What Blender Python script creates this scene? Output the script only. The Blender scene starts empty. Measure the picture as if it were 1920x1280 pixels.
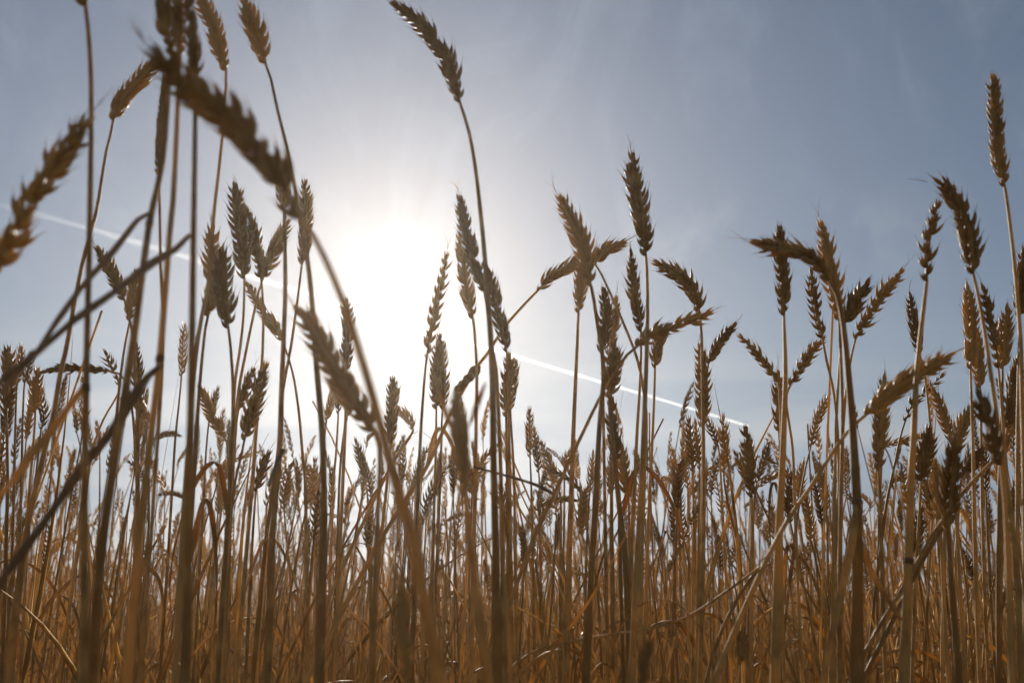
import bpy, math, random
import numpy as np

# ------------------------------------------------------------------ camera
scene = bpy.context.scene
C = scene.collection
FPX = 1867.0                       # focal length in photo pixels (35 mm on a 36 mm sensor, 1920 px wide)
CAM = np.array([0.0, 0.0, 0.45])   # the camera stands low between the stalks
PITCH = math.atan((1195 - 640) / FPX)
cam_data = bpy.data.cameras.new("camera")
cam_data.sensor_width = 36.0
cam_data.lens = 35.0
cam_data.clip_start = 0.02
cam_data.clip_end = 120000.0
cam_data.dof.use_dof = True
cam_data.dof.focus_distance = 1.3
cam_data.dof.aperture_fstop = 8.0
cam_data.dof.aperture_blades = 7
cam = bpy.data.objects.new("camera", cam_data)
cam.location = CAM
cam.rotation_euler = (math.pi / 2 + PITCH, 0, 0)
C.objects.link(cam)
scene.camera = cam
FWD = np.array([0, math.cos(PITCH), math.sin(PITCH)])
UP = np.array([0, -math.sin(PITCH), math.cos(PITCH)])
RT = np.array([1.0, 0, 0])


def ray(u, v):
    """Direction through a photo pixel (1920 x 1280)."""
    return FWD + RT * ((u - 960) / FPX) + UP * ((640 - v) / FPX)


def project(p):
    q = np.asarray(p) - CAM
    w = q @ FWD
    return 960 + FPX * (q @ RT) / w, 640 - FPX * (q @ UP) / w


# ------------------------------------------------------------------ sky and sun
SKY_TINT = (0.85, 0.80, 0.765, 1)
GAP_COL = (2.3, 3.2, 4.4, 1)        # bluer sky between the low clouds
CLOUD_COL = (3.9, 4.05, 4.25, 1)
sd = ray(742, 515)
sd = sd / np.linalg.norm(sd)
SUN_EL = math.asin(sd[2])
SUN_AZ = math.atan2(sd[0], sd[1])      # measured from +Y towards +X
world = bpy.data.worlds.new("World")
scene.world = world
world.use_nodes = True
W = world.node_tree
W.nodes.clear()


class G:
    """tiny node-graph helper"""
    def __init__(self, tree):
        self.t = tree

    def new(self, kind, **kw):
        n = self.t.nodes.new(kind)
        for k, v in kw.items():
            setattr(n, k, v)
        return n

    def link(self, a, b):
        self.t.links.new(a, b)

    def put(self, sock, v):
        if hasattr(v, "is_output"):
            self.t.links.new(v, sock)
        else:
            sock.default_value = v

    def math(self, op, a, b=0.0, c=0.0, clamp=False):
        n = self.new("ShaderNodeMath", operation=op, use_clamp=clamp)
        for i, v in enumerate((a, b, c)):
            self.put(n.inputs[i], v)
        return n.outputs[0]

    def vmath(self, op, a, b=(0, 0, 0)):
        n = self.new("ShaderNodeVectorMath", operation=op)
        self.put(n.inputs[0], a)
        self.put(n.inputs[1], b)
        return n.outputs["Value"] if op in ("DOT_PRODUCT", "LENGTH") else n.outputs[0]

    def mix(self, f, a, b, blend="MIX"):
        n = self.new("ShaderNodeMix", data_type="RGBA", blend_type=blend)
        self.put(n.inputs[0], f)
        self.put(n.inputs[6], a)
        self.put(n.inputs[7], b)
        return n.outputs[2]

    def noise(self, vec, scale, detail=3.0, rough=0.5, dist=0.0):
        n = self.new("ShaderNodeTexNoise")
        self.put(n.inputs["Vector"], vec)
        n.inputs["Scale"].default_value = scale
        n.inputs["Detail"].default_value = detail
        n.inputs["Roughness"].default_value = rough
        n.inputs["Distortion"].default_value = dist
        return n.outputs["Fac"]

    def ramp(self, v, lo, hi, a=0.0, b=1.0):
        n = self.new("ShaderNodeMapRange", interpolation_type="SMOOTHSTEP")
        self.put(n.inputs[0], v)
        for i, x in enumerate((lo, hi, a, b)):
            n.inputs[i + 1].default_value = x
        return n.outputs[0]

    def mapping(self, vec, rot=(0, 0, 0), scale=(1, 1, 1), loc=(0, 0, 0)):
        n = self.new("ShaderNodeMapping")
        self.put(n.inputs[0], vec)
        n.inputs["Location"].default_value = loc
        n.inputs["Rotation"].default_value = rot
        n.inputs["Scale"].default_value = scale
        return n.outputs[0]


g = G(W)
tc = g.new("ShaderNodeTexCoord").outputs["Generated"]
sky = g.new("ShaderNodeTexSky", sky_type="NISHITA", sun_disc=False)
sky.sun_elevation = SUN_EL
sky.sun_rotation = SUN_AZ
sky.air_density = 1.0
sky.dust_density = 0.28
sky.ozone_density = 1.5
d = g.vmath("NORMALIZE", tc)
cosang = g.vmath("DOT_PRODUCT", d, tuple(sd))


def hg(gv):
    """Henyey-Greenstein lobe: how a thin ice-cloud veil scatters sunlight forward"""
    den = g.math("POWER", g.math("SUBTRACT", 1 + gv * gv, g.math("MULTIPLY", cosang, 2 * gv)), 1.5)
    return g.math("DIVIDE", 1 - gv * gv, den)


sep = g.new("ShaderNodeSeparateXYZ")
g.link(d, sep.inputs[0])
up = g.math("MAXIMUM", sep.outputs[2], 0.03)
plane = g.new("ShaderNodeCombineXYZ")
g.link(g.math("DIVIDE", sep.outputs[0], g.math("ADD", up, 0.08)), plane.inputs[0])
g.link(g.math("DIVIDE", sep.outputs[1], g.math("ADD", up, 0.08)), plane.inputs[1])
cl1 = g.noise(g.mapping(plane.outputs[0], rot=(0, 0, 0.35), scale=(0.55, 1.5, 1), loc=(1.3, 0.4, 0)), 0.85, 6.0, 0.55, 0.35)
cl2 = g.noise(g.mapping(d, rot=(0.2, 0.5, 0.4), scale=(3.0, 1.0, 1.5)), 2.2, 7.0, 0.62, 1.6)
low = g.ramp(sep.outputs[2], 0.08, 0.36, 1.0, 0.0)          # the cloud sheet thickens towards the horizon
streak = g.math("MULTIPLY", g.ramp(cl2, 0.44, 0.74), g.math("SUBTRACT", 1.0, low))
puff = g.ramp(cl1, 0.40, 0.62)
glow = hg(0.66)
sheet = g.mix(puff, GAP_COL, CLOUD_COL)
lum = g.new("ShaderNodeCombineXYZ")
for i, k in enumerate((0.52, 0.53, 0.54)):
    g.link(g.math("MULTIPLY", g.math("MULTIPLY", glow, k), g.math("ADD", g.math("MULTIPLY", puff, 0.4), 0.68)), lum.inputs[i])
sheet = g.mix(1.0, sheet, lum.outputs[0], "ADD")
skyc = g.mix(1.0, sky.outputs[0], SKY_TINT, "MULTIPLY")
skyc = g.mix(g.math("MULTIPLY", streak, 0.30), skyc, sheet)
core = g.math("MULTIPLY", hg(0.988), 0.006)
skyc = g.mix(1.0, g.mix(g.math("MULTIPLY", low, 0.92), skyc, sheet), core, "ADD")
# broad neutral brightening of the thin high veil round the sun
halo = g.math("MULTIPLY", hg(0.68), 0.21)
hv = g.new("ShaderNodeCombineXYZ")
for i, k in enumerate((0.95, 0.98, 1.06)):
    g.link(g.math("MULTIPLY", halo, k), hv.inputs[i])
total = g.mix(1.0, skyc, hv.outputs[0], "ADD")
bg = g.new("ShaderNodeBackground")
g.link(total, bg.inputs[0])
bg.inputs[1].default_value = 0.05
out = g.new("ShaderNodeOutputWorld")
g.link(bg.outputs[0], out.inputs[0])

sun_data = bpy.data.lights.new("sun", "SUN")
sun_data.energy = 5.0
sun_data.angle = math.radians(0.5)
sun_data.color = (1.0, 0.93, 0.80)
sun = bpy.data.objects.new("sun", sun_data)
sun.rotation_euler = (math.pi / 2 - SUN_EL, 0, math.pi - SUN_AZ)
C.objects.link(sun)
scene.view_settings.view_transform = "Standard"
scene.view_settings.look = "None"
scene.view_settings.exposure = 0.35
scene.view_settings.gamma = 1.0
scene.render.film_transparent = False
scene.cycles.max_bounces = 10
scene.cycles.diffuse_bounces = 6
scene.cycles.transmission_bounces = 8
scene.cycles.transparent_max_bounces = 16

# ------------------------------------------------------------------ the stalks one can tell apart
# (what the ear looks like, distance m, ear line from base to tip, ear width, stem line downwards,
#  stem width at neck, stem width low down, extras) - lines in photo pixels, built at the given distance
S = []


def st(phrase, dist, ear, ew, stem, w0, w1, **kw):
    S.append(dict(phrase=phrase, d=dist, ear=ear, ew=ew, stem=stem, w0=w0, w1=w1, **kw))


st("big dark ear slanting up across the photo's edge, the second largest of all", .45, [(-12,515),(28,435),(75,350),(120,285),(165,222)], 70, [(-18,540),(-40,640),(-62,800),(-80,1280)], 12, 20, sparse=.8, awn=1)
st("thick bare stem crossing the big slanting ear's tip, its own ear cut off above", .5, [(160,12),(154,-60),(140,-160),(118,-270)], 60, [(163,30),(169,110),(171,200),(168,430),(162,700),(158,1000),(157,1280)], 11, 20,
   leaves=[([(160,722),(132,770),(108,825),(86,868),(52,932),(0,1015)], 15, "orange brown dry leaf folded down from its node")], node=(160,722))
st("dark ear cut by the top edge above the huge blurred ear's tip", .5, [(322,104),(312,60),(303,0),(292,-70)], 42, [(320,125),(317,150),(305,300),(281,413),(265,530),(250,640),(215,860),(188,1050),(172,1280)], 11, 27,
   leaves=[([(283,398),(262,418),(225,480),(170,555),(130,625),(105,680),(62,738),(25,800)], 13, "thin grey leaf hanging down")], node=(282,400))
st("thickest upright stem of all, its ear half hidden behind the huge blurred one", .48, [(366,190),(366,130),(358,50),(350,-50)], 34, [(366,205),(365,300),(363,430),(359,700),(354,1000),(348,1280)], 12, 24,
   leaves=[([(356,440),(335,472),(300,500),(270,530),(230,570),(170,620),(110,682),(60,732),(-10,785)], 16, "grey leaf broken over and hanging across three stems")])
st("stem with a sharply folded leaf beside the thickest stem, its ear cut off above", .52, [(337,110),(336,40),(330,-60),(318,-130)], 36, [(335,140),(333,200),(325,370),(318,440),(299,680),(279,850),(258,1050),(238,1280)], 11, 22,
   leaves=[([(303,684),(285,705),(262,745),(240,790),(220,830),(190,870),(165,915),(120,990),(60,1080),(-5,1205)], 17, "dark leaf folded sharply down from its node")], node=(300,688))
st("slim side-on ear hanging straight under the huge blurred ear's tip", .72, [(297,328),(300,270),(306,200),(310,140)], 24, [(298,335),(300,430),(301,500),(304,560),(306,640),(300,760),(290,900),(280,1050),(262,1280)], 6, 10)
st("huge blurred ear slanting down towards the sun, the largest of all", .38, [(562,408),(530,345),(480,275),(430,222),(370,175),(320,130),(284,92)], 84, [(572,420),(592,450),(612,492),(645,570),(680,680),(703,760),(740,900),(772,1005),(800,1150),(825,1280)], 13, 33, awn=3, sparse=.9)
st("ear leaning over until its tip meets the huge blurred ear's tip", .75, [(212,226),(230,186),(262,148),(300,108)], 40, [(211,238),(198,290),(180,400),(160,470),(141,560),(125,650),(113,700),(100,780),(82,850),(55,970),(30,1140),(15,1280)], 6, 15)
st("ear leaning out of the top edge above the huge blurred ear's middle", .72, [(424,132),(405,66),(386,15),(364,-30)], 40, [(424,142),(420,220),(409,330),(401,400),(391,530),(376,605),(366,680),(356,800),(345,950),(335,1150)], 6, 12)
st("upright dark ear at the top with a stem curving beneath it", .7, [(497,118),(486,75),(469,34),(456,-4)], 48, [(499,122),(507,145),(521,210),(541,290),(558,380),(574,470),(585,567),(593,680),(605,828),(607,965),(604,1065),(598,1280)], 6, 18, sparse=.85)
st("tall nodding ear alone in the open sky above the sun", .73, [(862,192),(848,145),(830,100),(790,48),(736,4)], 40, [(864,198),(880,250),(892,320),(900,390),(906,450),(918,600),(924,732),(925,850),(929,1018),(932,1280)], 7, 19)
st("tall upright lone ear, highest between the nodding one and the slim one at the edge", .86, [(1211,480),(1206,425),(1195,370),(1184,288)], 40, [(1212,486),(1214,560),(1213,650),(1208,786),(1203,907),(1197,1010),(1190,1150),(1184,1280)], 7, 15, awn=1)
st("tall slim lone ear standing highest of all those far from the sun", .78, [(1884,350),(1874,295),(1866,220),(1862,140)], 34, [(1885,354),(1894,420),(1903,500),(1908,560),(1914,640),(1917,750),(1921,900),(1926,1280)], 7, 13)
st("dark ear drooping over below the tall slim lone ear", .72, [(1825,514),(1819,450),(1800,392),(1775,352),(1748,343)], 46, [(1827,520),(1833,548),(1845,612),(1858,700),(1872,800),(1886,890),(1900,1000),(1910,1130),(1917,1280)], 7, 14, awn=1)
st("sparse ear touching the tip of the drooping one", .75, [(1738,528),(1738,498),(1745,440),(1760,378)], 34, [(1737,536),(1733,570),(1725,640),(1718,720),(1713,830),(1708,900),(1705,1030),(1700,1140),(1694,1280)], 8, 20, sparse=.6, node=(1705,1040))
st("dark ear bent over flat with long hairs pointing at the sun", .72, [(1556,526),(1533,492),(1492,472),(1450,463),(1412,453)], 44, [(1560,532),(1572,558),(1582,612),(1590,690),(1597,770),(1602,850),(1607,930),(1609,1000),(1608,1280)], 9, 27, awn=1,
   leaves=[([(1608,932),(1598,985),(1583,1050),(1560,1130),(1535,1220),(1515,1290)], 15, "leaf sheath folded straight down"), ([(1612,1005),(1625,1060),(1640,1110),(1660,1165)], 12, "orange dry leaf")], node=(1606,932))
st("straight upright ear crossing behind the flat bent one", .85, [(1470,592),(1470,560),(1467,500),(1462,424)], 34, [(1470,600),(1473,700),(1470,800),(1466,900),(1461,1000),(1454,1280)], 6, 23)
st("upright ear rising just behind the flat bent one's neck", .85, [(1573,600),(1566,550),(1553,480),(1538,416)], 36, [(1574,612),(1578,700),(1580,800),(1576,1000)], 6, 10)
st("straight ear hanging below the bent one's neck", 1.05, [(1542,634),(1532,590),(1525,550),(1521,505)], 30, [(1543,640),(1551,680),(1563,733),(1570,800),(1574,900),(1577,1100)], 5, 9, sparse=.75)
st("short thick ear leaning out beyond the flat bent one's stem", .98, [(1583,608),(1596,582),(1612,552),(1629,526)], 38, [(1580,615),(1573,700),(1568,800),(1564,1000)], 5, 8)
st("slim loose ear leaning over clear sky beside the short thick one", 1.05, [(1604,636),(1620,606),(1652,556),(1694,504)], 29, [(1603,640),(1597,665),(1588,720),(1581,800),(1571,950)], 5, 8, sparse=.7)
st("dense ear drooping towards the sun in open sky beside the tall upright lone ear", .98, [(1312,585),(1302,552),(1272,516),(1227,491)], 37, [(1312,590),(1316,640),(1318,765),(1320,907),(1319,1010),(1314,1200)], 6, 10)
st("ear lying almost flat across the tall upright lone ear's stem", .9, [(1194,650),(1225,625),(1285,606),(1335,583)], 38, [(1185,655),(1164,680),(1130,735),(1080,838),(1040,925),(1000,1010),(960,1120),(915,1250)], 6, 11, sparse=.75,
   leaves=[([(1038,926),(1005,910),(950,897),(890,885)], 6, "thin wiry leaf arching to the left")])
st("ear on a slanting stem reaching into the crossed group from the sun's side", 1.0, [(1008,545),(1033,520),(1065,500),(1105,478)], 31, [(1003,549),(984,570),(955,602),(930,637),(917,659),(893,690),(845,775),(803,870),(745,960),(665,1100)], 6, 10,
   leaves=[([(897,686),(885,704),(872,724),(862,742)], 20, "broad dry leaf sheath")])
st("short ear pointing out of the crossed group away from the sun", .98, [(1116,495),(1128,476),(1148,464),(1173,452)], 30, [(1122,502),(1135,530),(1150,562),(1190,658),(1205,720),(1212,790),(1208,900)], 5, 8, awn=1)
st("tallest ear of the crossed group with a long hair at its tip", .85, [(1108,536),(1100,500),(1090,450),(1071,410),(1047,367)], 40, [(1110,542),(1116,580),(1123,625),(1130,670),(1131,720),(1125,786),(1118,907),(1112,1015),(1104,1160)], 8, 15, awn=2)
st("short dense ear hanging straight below the crossed group", 1.1, [(1085,587),(1087,550),(1090,520),(1094,480)], 29, [(1084,593),(1082,650),(1078,740),(1074,838),(1072,907),(1068,1010),(1064,1150)], 6, 14)
st("sunward ear of the upright pair beneath the crossed group", 1.05, [(1128,662),(1134,620),(1137,585),(1132,541)], 29, [(1128,668),(1131,740),(1132,820),(1135,1000)], 5, 8)
st("thinner ear of the upright pair beneath the crossed group", 1.1, [(1143,662),(1150,625),(1153,590),(1156,556)], 24, [(1143,670),(1146,780),(1147,1000)], 5, 8)
st("stout ear on the contrail below the pair", .98, [(1143,746),(1146,710),(1149,680),(1150,641)], 40, [(1143,752),(1146,800),(1152,850),(1160,940),(1171,1027),(1178,1160)], 8, 14)
st("ear hanging straight under the stout one on the contrail", 1.0, [(1156,868),(1152,830),(1148,790),(1147,745)], 26, [(1157,874),(1160,930),(1163,1050)], 5, 8)
st("upright ear close against the tall upright lone ear's stem", 1.0, [(1202,622),(1196,580),(1188,530),(1183,471)], 30, [(1202,627),(1202,660),(1200,720),(1195,800),(1190,907),(1183,1050)], 5, 9)
st("short ear hanging under the flat lying one", 1.1, [(1228,690),(1231,665),(1236,640),(1240,612)], 28, [(1228,696),(1226,760),(1222,850),(1217,950),(1210,1150)], 5, 8)
st("thin ear glowing against the sun's bright rim", .95, [(800,672),(808,620),(818,572),(830,520),(838,474)], 27, [(799,678),(795,720),(790,790),(786,870),(781,1000)], 5, 9, sparse=.65)
st("lowest ear of the fan of three beside the sun, on its sunward side", .95, [(887,598),(876,548),(868,500),(860,440)], 30, [(888,604),(891,640),(894,700),(893,770),(892,850),(889,1000)], 6, 9)
st("ear topped by a long hair, highest in the fan beside the sun", .85, [(908,546),(893,500),(874,430),(861,367)], 34, [(910,552),(918,620),(924,660),(931,700),(938,860),(941,1000)], 6, 10, awn=2)
st("ear of the fan beside the sun lying across the nodding ear's stem", .95, [(950,660),(940,610),(929,560),(914,504)], 31, [(951,668),(953,740),(955,860),(957,1000)], 5, 8)
st("ear hanging below the fan just under the contrail", 1.05, [(949,782),(950,745),(953,705),(954,662)], 28, [(949,788),(950,850),(951,910),(952,1040)], 5, 8)
st("slim ear close beside the one hanging below the fan", 1.1, [(957,772),(960,740),(963,705),(966,676)], 20, [(957,780),(961,840),(964,907),(966,1040)], 5, 7)
st("dense ear of the twins standing below the thin glowing ear", 1.15, [(818,767),(818,735),(820,690),(822,640)], 28, [(818,772),(817,850),(814,950),(810,1100)], 4, 8)
st("taller ear of the twins standing below the thin glowing ear", 1.18, [(830,768),(831,730),(829,680),(824,626)], 24, [(829,774),(827,850),(823,950)], 4, 7)
st("upright ear beside the neck of the huge blurred ear", 1.0, [(566,496),(571,450),(573,400),(571,338)], 31, [(565,502),(558,560),(547,640),(536,700),(529,740),(523,830),(514,900),(500,1000),(490,1100)], 5, 9)
st("ear tucked under the huge blurred ear on a straight stem", .8, [(533,396),(531,360),(526,320),(520,290)], 36, [(533,405),(535,530),(532,630),(528,730),(524,848),(512,990),(505,1160),(500,1280)], 8, 16,
   leaves=[([(524,848),(532,846),(529,872),(520,920)], 9, "stub of a torn leaf")])
st("ear leaning towards the sun in the V shaped pair", 1.0, [(492,525),(505,490),(524,448),(540,412)], 33, [(489,530),(480,570),(469,620),(455,690),(446,745),(438,850)], 5, 8)
st("ear leaning away from the sun in the V shaped pair", 1.0, [(489,520),(483,480),(471,425),(455,382)], 33, [(490,528),(493,567),(493,640),(489,710),(482,786),(473,907),(465,1000)], 5, 9)
st("upright dark ear standing beside the V shaped pair, its tip the highest there", .92, [(458,522),(455,480),(448,420),(441,345)], 38, [(458,530),(456,600),(449,660),(442,705),(438,760),(434,870),(428,1000)], 5, 9)
st("hairy taller ear of the fat double ear beside the thickest stem", .85, [(390,592),(394,550),(399,490),(396,424)], 44, [(387,600),(380,660),(373,740),(366,860)], 6, 9, awn=2)
st("lower front ear of the fat double ear beside the thickest stem", .85, [(428,615),(424,580),(418,530),(418,470)], 44, [(429,622),(433,660),(437,740),(434,850),(425,1000)], 6, 10)
st("slim ear drooping just under the V shaped pair", 1.15, [(529,638),(508,602),(484,568),(461,530)], 27, [(532,644),(542,675),(552,715),(561,780),(567,850),(572,900),(574,1000)], 4, 8)
st("large blurred ear slanting down below the huge one's stem top", .55, [(702,808),(668,758),(628,692),(592,628),(556,577)], 56, [(706,820),(712,850),(709,950),(702,1100),(697,1280)], 10, 16, awn=2)
st("ear standing behind the huge ear's bowed stem at the sun's rim", 1.0, [(648,700),(651,655),(652,610),(648,560)], 27, [(648,706),(648,780),(645,850)], 5, 8)
st("tiny loose ear hanging under the large blurred ear's middle", 1.4, [(612,790),(616,770),(623,745),(629,722)], 18, [(611,795),(605,850),(599,900),(592,980)], 4, 6)
st("small ear between two thin stems under the large blurred ear", 1.4, [(634,776),(635,750),(638,725),(640,700)], 18, [(634,781),(630,850),(625,907),(622,1000)], 4, 6)
st("small ear close behind the large blurred ear's back", 1.4, [(651,784),(653,765),(655,745),(657,722)], 18, [(648,790),(640,850),(636,907),(633,1000)], 4, 6)
st("upright ear in the gap straight below the sun", 1.2, [(733,832),(733,795),(736,750),(736,708)], 30, [(732,840),(724,920),(716,1000)], 5, 8)
st("little nodding ear curled over beside the ear below the sun", 1.3, [(775,806),(770,792),(758,776),(744,762)], 20, [(774,812),(755,840),(735,870),(714,912),(690,960)], 5, 8)
st("ragged dark ear twisted with loose flaring husks in the centre", .5, [(873,932),(869,890),(865,840),(860,790),(856,735)], 38, [(874,940),(880,1010),(890,1095),(902,1180),(915,1280)], 14, 23,
   leaves=[([(876,805),(888,782),(900,762),(914,742)], 14, "long husk flaring out"), ([(858,830),(845,800),(836,775),(828,755)], 12, "short husk flaring out")])
st("front ear of the close pair below the contrail's middle", 1.5, [(994,858),(993,830),(992,800),(993,766)], 18, [(994,863),(996,910),(998,1010)], 3.5, 6)
st("rear ear of the close pair below the contrail's middle", 1.55, [(1010,886),(1008,860),(1004,830),(1002,803)], 17, [(1011,892),(1012,960),(1013,1040)], 3.5, 6)
st("ear leaning towards the close pair below the contrail's middle", 1.45, [(1048,914),(1038,888),(1026,858),(1014,828)], 19, [(1049,920),(1052,960),(1051,1050)], 3.5, 6)
st("stubby ear touching a slanting stem below the contrail", 1.7, [(1058,876),(1060,866),(1064,855),(1068,844)], 17, [(1058,881),(1058,960),(1056,1050)], 3.5, 6)
st("slim upright ear beside the slanting stem, past the stubby ear", 1.5, [(1106,924),(1108,900),(1110,875),(1112,848)], 16, [(1105,930),(1101,1000),(1098,1100)], 3.5, 6)
st("ear leaning sunward below the stout ear on the contrail", 1.1, [(1178,938),(1174,900),(1169,865),(1163,830)], 27, [(1179,945),(1181,1050),(1183,1180)], 4, 8)
st("small ear behind the bowed stem below the contrail", 1.45, [(1145,926),(1146,900),(1147,875),(1148,850)], 20, [(1146,932),(1149,1050)], 4, 6)
st("upright ear just past the lower end of the contrail's bright part", 1.35, [(1357,886),(1358,850),(1357,815),(1356,780)], 21, [(1357,891),(1359,910),(1366,950),(1379,1000),(1386,1070)], 4, 6)
st("little drooping ear between the twin stems and the contrail's end", 1.5, [(1347,836),(1341,820),(1334,802),(1327,784)], 18, [(1348,841),(1352,900),(1356,980)], 3.5, 6)
st("blunt upright ear right under the contrail's end", 1.2, [(1410,932),(1406,890),(1402,845),(1398,800)], 28, [(1411,938),(1412,1000),(1410,1110)], 4, 8)
st("thin ear leaning away from the sun beside the blunt one", 1.5, [(1419,906),(1427,880),(1435,853),(1442,827)], 17, [(1417,911),(1412,960),(1408,1040)], 3.5, 6)
st("thin ear leaning towards the sun beside the blunt one", 1.5, [(1405,908),(1397,890),(1387,868),(1377,847)], 16, [(1406,913),(1409,960),(1409,1050)], 3.5, 6)
st("thin ear lying flat at the foot of the blunt one", 1.4, [(1420,914),(1440,897),(1465,890),(1495,897)], 17, [(1417,918),(1412,980),(1408,1060)], 3.5, 6)
st("highest ear of the brown knot on the twin stems' sunward side", 1.3, [(1299,884),(1297,850),(1293,815),(1291,783)], 23, [(1299,890),(1301,980),(1300,1080)], 4, 7)
st("ear of the brown knot touching the twin stems", 1.3, [(1312,880),(1310,850),(1307,820),(1304,790)], 20, [(1312,886),(1311,980)], 4, 7)
st("slim ear standing at the sunward edge of the brown knot", 1.5, [(1270,932),(1268,905),(1265,875),(1262,842)], 17, [(1271,938),(1274,1000),(1276,1080)], 3.5, 6)
st("slim ear second in line within the brown knot", 1.5, [(1290,915),(1286,885),(1282,858),(1277,828)], 18, [(1290,920),(1291,1000)], 3.5, 6)
st("dark ear slanting across the brown knot", 1.4, [(1275,888),(1283,872),(1292,856),(1303,838)], 20, [(1274,894),(1270,960),(1266,1050)], 3.5, 6)
st("sunward leaning arm of the wide Y of three ears over clear sky", 1.1, [(1459,716),(1442,690),(1418,662),(1386,628)], 23, [(1461,722),(1464,800),(1463,900),(1460,1020)], 4.5, 8, sparse=.75)
st("upright ear forming the foot of the wide Y", 1.15, [(1460,808),(1459,775),(1459,735),(1459,696)], 25, [(1461,813),(1463,860),(1464,960)], 4, 7)
st("loose arm of the wide Y of ears, leaning away from the sun", 1.1, [(1481,722),(1500,692),(1520,662),(1545,630)], 25, [(1479,728),(1474,750),(1480,795),(1487,850),(1491,960)], 4.5, 7, sparse=.7)
st("slim curved ear alone in the sky gap beyond the wide Y", 1.4, [(1520,838),(1527,808),(1537,775),(1555,740)], 20, [(1519,843),(1512,870),(1501,930),(1490,1010)], 3.5, 6)
st("large ear slanting up across the sparse ear's bare stem", .78, [(1623,778),(1655,748),(1695,718),(1740,692),(1786,664)], 43, [(1618,783),(1600,798),(1570,835),(1515,920),(1477,975),(1440,1045),(1392,1150),(1336,1285)], 7, 12, awn=2)
st("upright ear crossed by the large slanting one", .92, [(1648,882),(1650,840),(1655,770),(1659,706)], 34, [(1648,888),(1651,960),(1655,1100)], 5, 9)
st("loose ear curving behind the sparse ear's bare stem", 1.25, [(1697,790),(1712,756),(1738,732),(1769,702)], 22, [(1695,796),(1688,820),(1680,860),(1665,930),(1655,1000)], 4, 7, sparse=.65)
st("ear leaning sunward below the tip of the large slanting one", 1.15, [(1784,826),(1776,800),(1764,765),(1749,727)], 26, [(1785,832),(1790,900),(1795,1000)], 4.5, 8)
st("thin ear lying level across the sparse ear's bare stem", 1.3, [(1657,838),(1685,828),(1712,822),(1741,814)], 16, [(1655,842),(1651,900),(1648,1000)], 3.5, 6)
st("ear leaning in a V with the blurred forked one", 1.1, [(1782,862),(1793,828),(1808,790),(1828,755)], 30, [(1780,868),(1774,960),(1770,1080)], 5, 8)
st("blurred ear with a forked tip below the drooping one's stem", .68, [(1877,872),(1864,830),(1848,780),(1834,733)], 44, [(1878,880),(1886,960),(1892,1100),(1898,1280)], 8, 14, awn=1)
st("slim ear nearly touching the sparse one's stem", 1.15, [(1725,666),(1719,630),(1711,590),(1706,550)], 24, [(1727,671),(1735,710),(1742,770),(1749,850),(1755,950),(1765,1080)], 4.5, 7)
st("upright ear with spread tip close beside the drooping one's stem", .97, [(1820,692),(1822,640),(1821,590),(1814,534)], 33, [(1820,698),(1822,760),(1825,850),(1828,1000)], 5, 9)
st("ear hanging lower beside the drooping one's stem", 1.2, [(1838,728),(1836,690),(1832,650),(1828,612)], 25, [(1839,733),(1840,820),(1842,950)], 4.5, 7)
st("loose ear leaning sunward beyond the drooping one's stem", .95, [(1872,690),(1866,640),(1856,590),(1841,534)], 27, [(1873,697),(1880,780),(1888,900),(1893,1050)], 5, 9, sparse=.8)
st("upright ear behind the tall slim lone ear's stem, its tip clear of others", .98, [(1880,692),(1882,655),(1885,615),(1889,574)], 31, [(1880,700),(1878,800),(1874,940)], 5, 9)
st("ear leaning into the photo's edge below the tall slim lone ear's stem", 1.0, [(1889,802),(1896,760),(1904,715),(1913,666)], 31, [(1888,808),(1882,900),(1878,1020)], 5, 9)
st("ear cut off by the photo's edge behind the tall slim lone ear's stem", .95, [(1912,595),(1916,550),(1919,505),(1921,466)], 34, [(1912,602),(1910,700),(1908,900)], 5, 9)
st("ear leaning towards the wide Y on the twin stems", 1.1, [(1328,682),(1340,658),(1358,632),(1380,606)], 24, [(1327,688),(1321,760),(1318,860)], 4.5, 7)
st("long upright ear on the twin stems below the dense drooping ear", 1.0, [(1318,802),(1319,750),(1317,700),(1313,644)], 31, [(1318,808),(1319,907),(1314,1020)], 5, 8)
st("higher of two fat ears low beside the sparse ear's bare stem", 1.0, [(1727,902),(1731,870),(1737,835),(1742,800)], 36, [(1727,908),(1722,1000),(1716,1120)], 5, 8)
st("lower of two fat ears low beside the sparse ear's bare stem", 1.05, [(1764,986),(1760,945),(1757,905),(1752,860)], 25, [(1764,992),(1768,1080)], 4.5, 8)
st("long dark upright ear standing low below the forked blurred one", .8, [(1778,992),(1780,945),(1784,890),(1790,826)], 42, [(1779,1000),(1785,1100),(1800,1280)], 9, 16)
st("ear leaning out over the long dark low one's shoulder", 1.2, [(1803,896),(1815,878),(1829,858),(1845,838)], 28, [(1802,901),(1796,980),(1792,1080)], 4.5, 7)
st("small ear on a thin stalk below the forked blurred one's tip", 1.35, [(1848,918),(1848,895),(1849,870),(1849,845)], 19, [(1849,924),(1852,1000),(1856,1080)], 3.5, 6)
st("short ear pressed against the sparse ear's stem at its dark joint", 1.15, [(1712,1036),(1718,1008),(1724,980),(1729,950)], 25, [(1711,1042),(1708,1120)], 4.5, 7)
st("largest of three ears in a row under the second largest ear", 1.1, [(12,772),(15,735),(17,695),(14,650)], 34, [(12,780),(14,880),(12,1000)], 4.5, 8)
st("tallest slim ear of three in a row under the second largest ear", 1.4, [(32,722),(35,700),(38,675),(40,648)], 19, [(31,728),(28,820),(26,920)], 3.5, 6)
st("slim ear leaning out of three in a row under the second largest ear", 1.4, [(46,718),(50,700),(55,680),(61,658)], 18, [(45,724),(42,800),(40,900)], 3.5, 6)
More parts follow.
